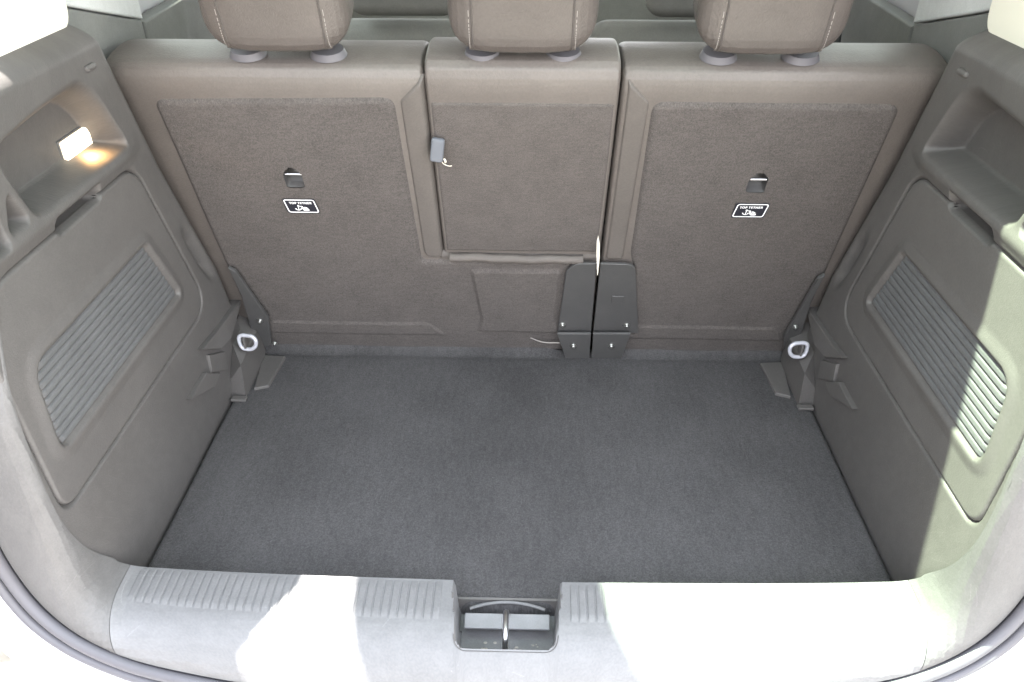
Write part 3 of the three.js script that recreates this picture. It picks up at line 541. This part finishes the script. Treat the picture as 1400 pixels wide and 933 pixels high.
// ---------------------------------------------------------------- head restraints
function headrest(x, label, tilt, button) {
  const sT = S_TOP + 0.014, base = V(x, sT * Math.cos(TILT), SEAT_Z + sT * Math.sin(TILT)).add(V(0, Math.sin(TILT) * 0.055, -Math.cos(TILT) * 0.055));
  const t = thing('head_restraint', label, 'head restraint', base.toArray(), 'rear head restraints'); t.rotation.x = TILT - 0.05;
  const a = 0.106, b = 0.090, c = 0.054, y0 = 0.000;
  const se = (v, e) => Math.sign(v) * Math.pow(Math.abs(v), e);
  const P = (lon, lat) => { const cl = Math.cos(lat), sl = Math.sin(lat); const x = a * se(sl, 0.42); const w = 1 - 0.10 * Math.pow(Math.abs(x) / a, 4); return V(x, y0 + b + w * b * se(cl, 0.45) * se(Math.sin(lon), 0.38), w * c * se(cl, 0.5) * se(Math.cos(lon), 0.55) - 0.01 * Math.sin(lon)); };
  // body swept about x so that seams can run round it
  const g = grid(-Math.PI, Math.PI, -Math.PI / 2 + 0.001, Math.PI / 2 - 0.001, 0.045, (lo, la) => P(lo, la).toArray(), null, true);
  const body = part('cushion', planarUV(g.toNonIndexed()), M.shadedLeather, t); body.geometry = planarUV(toCreasedNormals(body.geometry, 1.2));
  for (const s of [-1, 1]) {
    const la = Math.asin(Math.pow(0.66, 1 / 0.42)) * s;
    const seam = []; for (let i = 0; i < 72; i++) seam.push(P(i / 72 * Math.PI * 2, la));
    part('piping', tube(seam, 0.0016, 160, 6, true), M.shadedLeather, body);
    const la2 = Math.asin(Math.pow(0.70, 1 / 0.42)) * s, st = [];
    for (let i = 0; i < 110; i++) { const A = P(i / 110 * 6.283, la2), B = P((i + 0.62) / 110 * 6.283, la2); const L = A.distanceTo(B); const q = new THREE.CylinderGeometry(0.0006, 0.0006, L, 5).toNonIndexed(); q.applyQuaternion(new THREE.Quaternion().setFromUnitVectors(V(0, 1, 0), B.clone().sub(A).normalize())); const m = A.clone().add(B).multiplyScalar(0.5); q.translate(m.x + s * 0.0003, m.y, m.z); st.push(q); }
    const sm = part('stitching', mergeGeometries(st), M.stitch, body); sm.userData.kind = 'stuff';
  }
  part('bottom_welt', tube([V(-0.076, 0.010, 0.041), V(-0.04, 0.0085, 0.0455), V(0.04, 0.0085, 0.0455), V(0.076, 0.010, 0.041)], 0.0026, 40, 8), M.shadedLeather, body);
  for (const s of [-1, 1]) {
    const st = part('post', new THREE.CylinderGeometry(0.006, 0.006, 0.07, 14).translate(s * 0.058, -0.006, 0.004), M.steel, t);
    part('guide_sleeve', new THREE.CylinderGeometry(0.024, 0.028, 0.010, 28).scale(1, 1, 0.8).translate(s * 0.060, -0.014, 0.014), M.seal, t);
  }
  if (button) { part('release_button', rbox(0.006, 0.034, 0.014, 0.002).translate(0.103, 0.066, 0.012), M.bracket, t); part('chrome_strip', rbox(0.003, 0.028, 0.003, 0.001).translate(0.1065, 0.066, 0.016), M.steel, t); }
  return t;
}
headrest(-0.335, 'brown-grey stitched head restraint on the wide seat section beside the lamp-side panel', 0);
headrest(0.0135, 'brown-grey stitched head restraint on the centre section of the seat', 0);
headrest(0.361, 'brown-grey stitched head restraint with chrome strip on the narrow seat section', 0, true);

// ---------------------------------------------------------------- front seats beyond
function frontSeat(x, label) {
  const t = thing('front_seat', label, 'front seat', [x, -0.1, -2.10], 'front seats seen over the rear seat'); t.rotation.x = 0.30;
  part('backrest', rbox(0.50, 0.78, 0.12, 0.055, 5).translate(0, 0.30, 0), M.cabin, t);
  const ar = []; for (let i = 0; i <= 20; i++) { const a = Math.PI * i / 20; ar.push(V(-0.155 * Math.sign(Math.cos(a)) * Math.pow(Math.abs(Math.cos(a)), 0.45), 0.42 + 0.155 * Math.pow(Math.sin(a), 0.5), 0.062)); }
  part('map_pocket', mergeGeometries([tube(ar, 0.004, 60, 6).toNonIndexed(), rbox(0.30, 0.46, 0.012, 0.005).translate(0, 0.28, 0.060)].map(g => { g.deleteAttribute('uv'); return g; })), M.cabin, t);
  part('head_cushion', rbox(0.25, 0.17, 0.09, 0.04, 4).translate(0, 0.80, 0.0), M.cabin, t);
  part('cushion', rbox(0.50, 0.14, 0.50, 0.05, 4).translate(0, -0.06, -0.24), M.cabin, t);
}
frontSeat(-0.26, 'dark front seat backrest seen between the lamp-side and middle head restraints');
frontSeat(0.40, 'dark front seat backrest seen between the middle and chrome-strip head restraints');

// ---------------------------------------------------------------- car body around the boot
{
  const t = thing('car_body', 'silver car body shell framing the boot, with pale pillar trims and rubber seal', 'car', [X0, -0.70, -1.6]);
  const outer = (t0, o, dz) => { const a = inC.getPoint(t0), b = outC.getPoint(t0), d = V(b.x - a.x, b.y - a.y, 0); const k = Math.abs(t0 - 0.5) * 24; const n = k < 3 ? V(0, -1, 0) : d.normalize(); if (k >= 3 && k < 6) n.lerp(V(0, -1, 0), (6 - k) / 3).normalize(); return V(b.x + n.x * o, b.y + n.y * o, b.z + dz); };
  const N = 160, path = (o, dz) => Array.from({ length: N + 1 }, (_, i) => outer(i / N, o, dz));
  part('tailgate_seal', tube(path(0.011, 0.004), 0.0085, 320, 10), M.seal, t, true);
  part('tailgate_seal', tube(path(0.028, 0.010), 0.0065, 320, 10), M.seal, t, true);
  const band = (o0, z0, o1, z1) => { const A = path(o0, z0), B = path(o1, z1), P = [], I = [], T = []; for (let i = 0; i <= N; i++) { for (let j = 0; j <= 6; j++) { const q = A[i].clone().lerp(B[i], j / 6); q.z += 0.01 * Math.sin(j / 6 * Math.PI); P.push(q.x, q.y, q.z); T.push(i * 0.015, j * 0.02); } } for (let i = 0; i < N; i++) for (let j = 0; j < 6; j++) { const a = i * 7 + j; I.push(a, a + 1, a + 7, a + 1, a + 8, a + 7); } const g = new THREE.BufferGeometry(); g.setAttribute('position', new THREE.Float32BufferAttribute(P, 3)); g.setAttribute('uv', new THREE.Float32BufferAttribute(T, 2)); g.setIndex(I); g.computeVertexNormals(); return g; };
  part('seal_channel', band(0.004, -0.004, 0.036, 0.002), M.rubber, t, true);
  part('body_flange', band(0.032, 0.004, 0.085, 0.03), M.paint, t, true);
  // bumper below the opening
  const bs = new THREE.Shape(); bs.moveTo(0.56, -0.12); bs.bezierCurveTo(0.45, -0.105, 0.36, -0.12, 0.33, -0.16); bs.lineTo(0.30, -0.5); bs.lineTo(0.56, -0.5); bs.closePath();
  const bg = new THREE.ExtrudeGeometry(bs, { depth: 1.62, bevelEnabled: true, bevelSize: 0.01, bevelThickness: 0.04, bevelSegments: 4, curveSegments: 10 });
  { const p = bg.attributes.position; for (let i = 0; i < p.count; i++) { const xx = p.getZ(i) - 0.81, zz = -p.getX(i); p.setXYZ(i, X0 + xx, p.getY(i), zz - 0.20 * xx * xx); } const q = bg.index ? bg.toNonIndexed() : bg; part('bumper', toCreasedNormals(q, 0.6), M.paint, t, true); }
  for (const s of [-1, 1]) {
    // quarter panel: outline in (z, y), just outside the trim
    const q = [[-0.70, -0.15], [-0.715, 0.28], [-0.722, 0.40], [-0.80, 0.58], [-0.875, 0.66], [-0.945, 0.75], [-0.985, 0.90], [-1.00, 1.06], [-1.40, 1.06], [-1.40, 0.74], [-3.0, 0.72], [-3.0, -0.4], [-0.70, -0.4]];
    const g = prism(q, 0.07, 0.004), p = g.attributes.position; for (let i = 0; i < p.count; i++) p.setXYZ(i, X0 + s * (0.682 + p.getZ(i)), p.getY(i), p.getX(i));
    const qg = g.index ? g.toNonIndexed() : g; qg.computeVertexNormals(); part('quarter_panel', qg, M.paint, t, true);
    const pA = onX(82, 9, X0 - 0.640), pB = onX(194, 28, X0 - 0.640);
    // D pillar trim (cream), C pillar trim: dark foot and pale upper
    const sheet = (name, outline, x, th, mat) => { const gg = prism(outline, th, 0.004), pp = gg.attributes.position; for (let i = 0; i < pp.count; i++) pp.setXYZ(i, X0 + s * (x + pp.getZ(i)), pp.getY(i), pp.getX(i)); const h = gg.index ? gg.toNonIndexed() : gg; h.computeVertexNormals(); part(name, planarUV(h), mat, t, true); };
    sheet('upper_pillar_trim', roundPoly([[-1.135, 0.708, 0.03], [-0.95, 0.700], [-0.945, 0.755], [-0.985, 0.90], [-1.01, 1.06], [-1.17, 1.06], [-1.14, 0.80]]), 0.622, 0.055, M.cream);
    sheet('lower_pillar_trim', [[-1.02, 0.60], [-1.02, 0.735], [pA.z, pA.y], [pB.z, pB.y], [pB.z, 0.45]], 0.640, 0.03, M.trimGrey);
    sheet('rear_pillar_trim', [[-1.06, 0.738], [-1.06, 1.06], [pB.z, 1.06], [pB.z, pB.y + 0.002], [pA.z, pA.y + 0.002]], 0.637, 0.03, M.pale);
    sheet('rear_door_trim', [[-1.405, -0.3], [-1.405, 0.66], [-2.9, 0.70], [-2.9, -0.3]], 0.648, 0.03, M.trimGrey);
    sheet('side_window', [[-1.405, 0.66], [-1.405, 1.05], [-2.9, 1.05], [-2.9, 0.70]], 0.690, 0.008, M.glass);
    const bx = X0 + s * 0.60; part('seat_belt', tube([V(bx + s * 0.02, 0.95, -1.75), V(bx, 0.62, -1.62), V(bx - s * 0.01, 0.35, -1.48)], 0.012, 20, 6).scale(1, 1, 1), M.dark, t, true);
  }
  part('roof', rbox(1.36, 0.05, 2.0, 0.02).translate(X0, 1.095, -2.02), M.paint, t, true);
  part('headliner', rbox(1.30, 0.012, 1.96, 0.004).translate(X0, 1.062, -2.03), M.pale, t, true);
  part('cabin_floor', rbox(1.38, 0.04, 2.3, 0.01).translate(X0, -0.33, -2.0), M.cabin, t, true);
  part('dashboard', rbox(1.30, 0.55, 0.35, 0.06).translate(X0, 0.30, -3.0), M.cabin, t, true);
  part('boot_pan', rbox(1.30, 0.03, 0.75, 0.01).translate(X0, -0.10, -1.02), M.dark, t, true);
  part('rear_panel', rbox(1.30, 0.22, 0.02, 0.005).translate(X0, -0.15, -0.66), M.dark, t, true);
}
// ---------------------------------------------------------------- tailgate, raised overhead (shades the boot; sun falls through its window)
{
  const t = thing('tailgate', 'raised silver tailgate with tinted window, above the boot opening', 'tailgate', [X0, 1.135, -1.018]);
  t.rotation.x = -20 * D;     // local z runs out along the lid
  const fr = new THREE.Shape([[-0.70, -0.035], [0.70, -0.035], [0.735, 0.5], [0.70, 0.86], [-0.70, 0.86], [-0.725, 0.5]].map(p => new THREE.Vector2(...p)));
  fr.holes.push(new THREE.Path([[-0.372, 0.0], [-0.372, 0.10], [-0.345, 0.20], [-0.345, 0.44], [0.37, 0.44], [0.38, 0.0]].map(p => new THREE.Vector2(...p))));
  part('lid_frame', new THREE.ExtrudeGeometry(fr, { depth: 0.035, bevelEnabled: true, bevelSize: 0.003, bevelThickness: 0.003 }).rotateX(Math.PI / 2), M.paint, t);
  part('window', new THREE.BoxGeometry(0.80, 0.004, 0.46).translate(0, -0.012, 0.212), M.tint, t);
}
renderer.render(scene, camera);
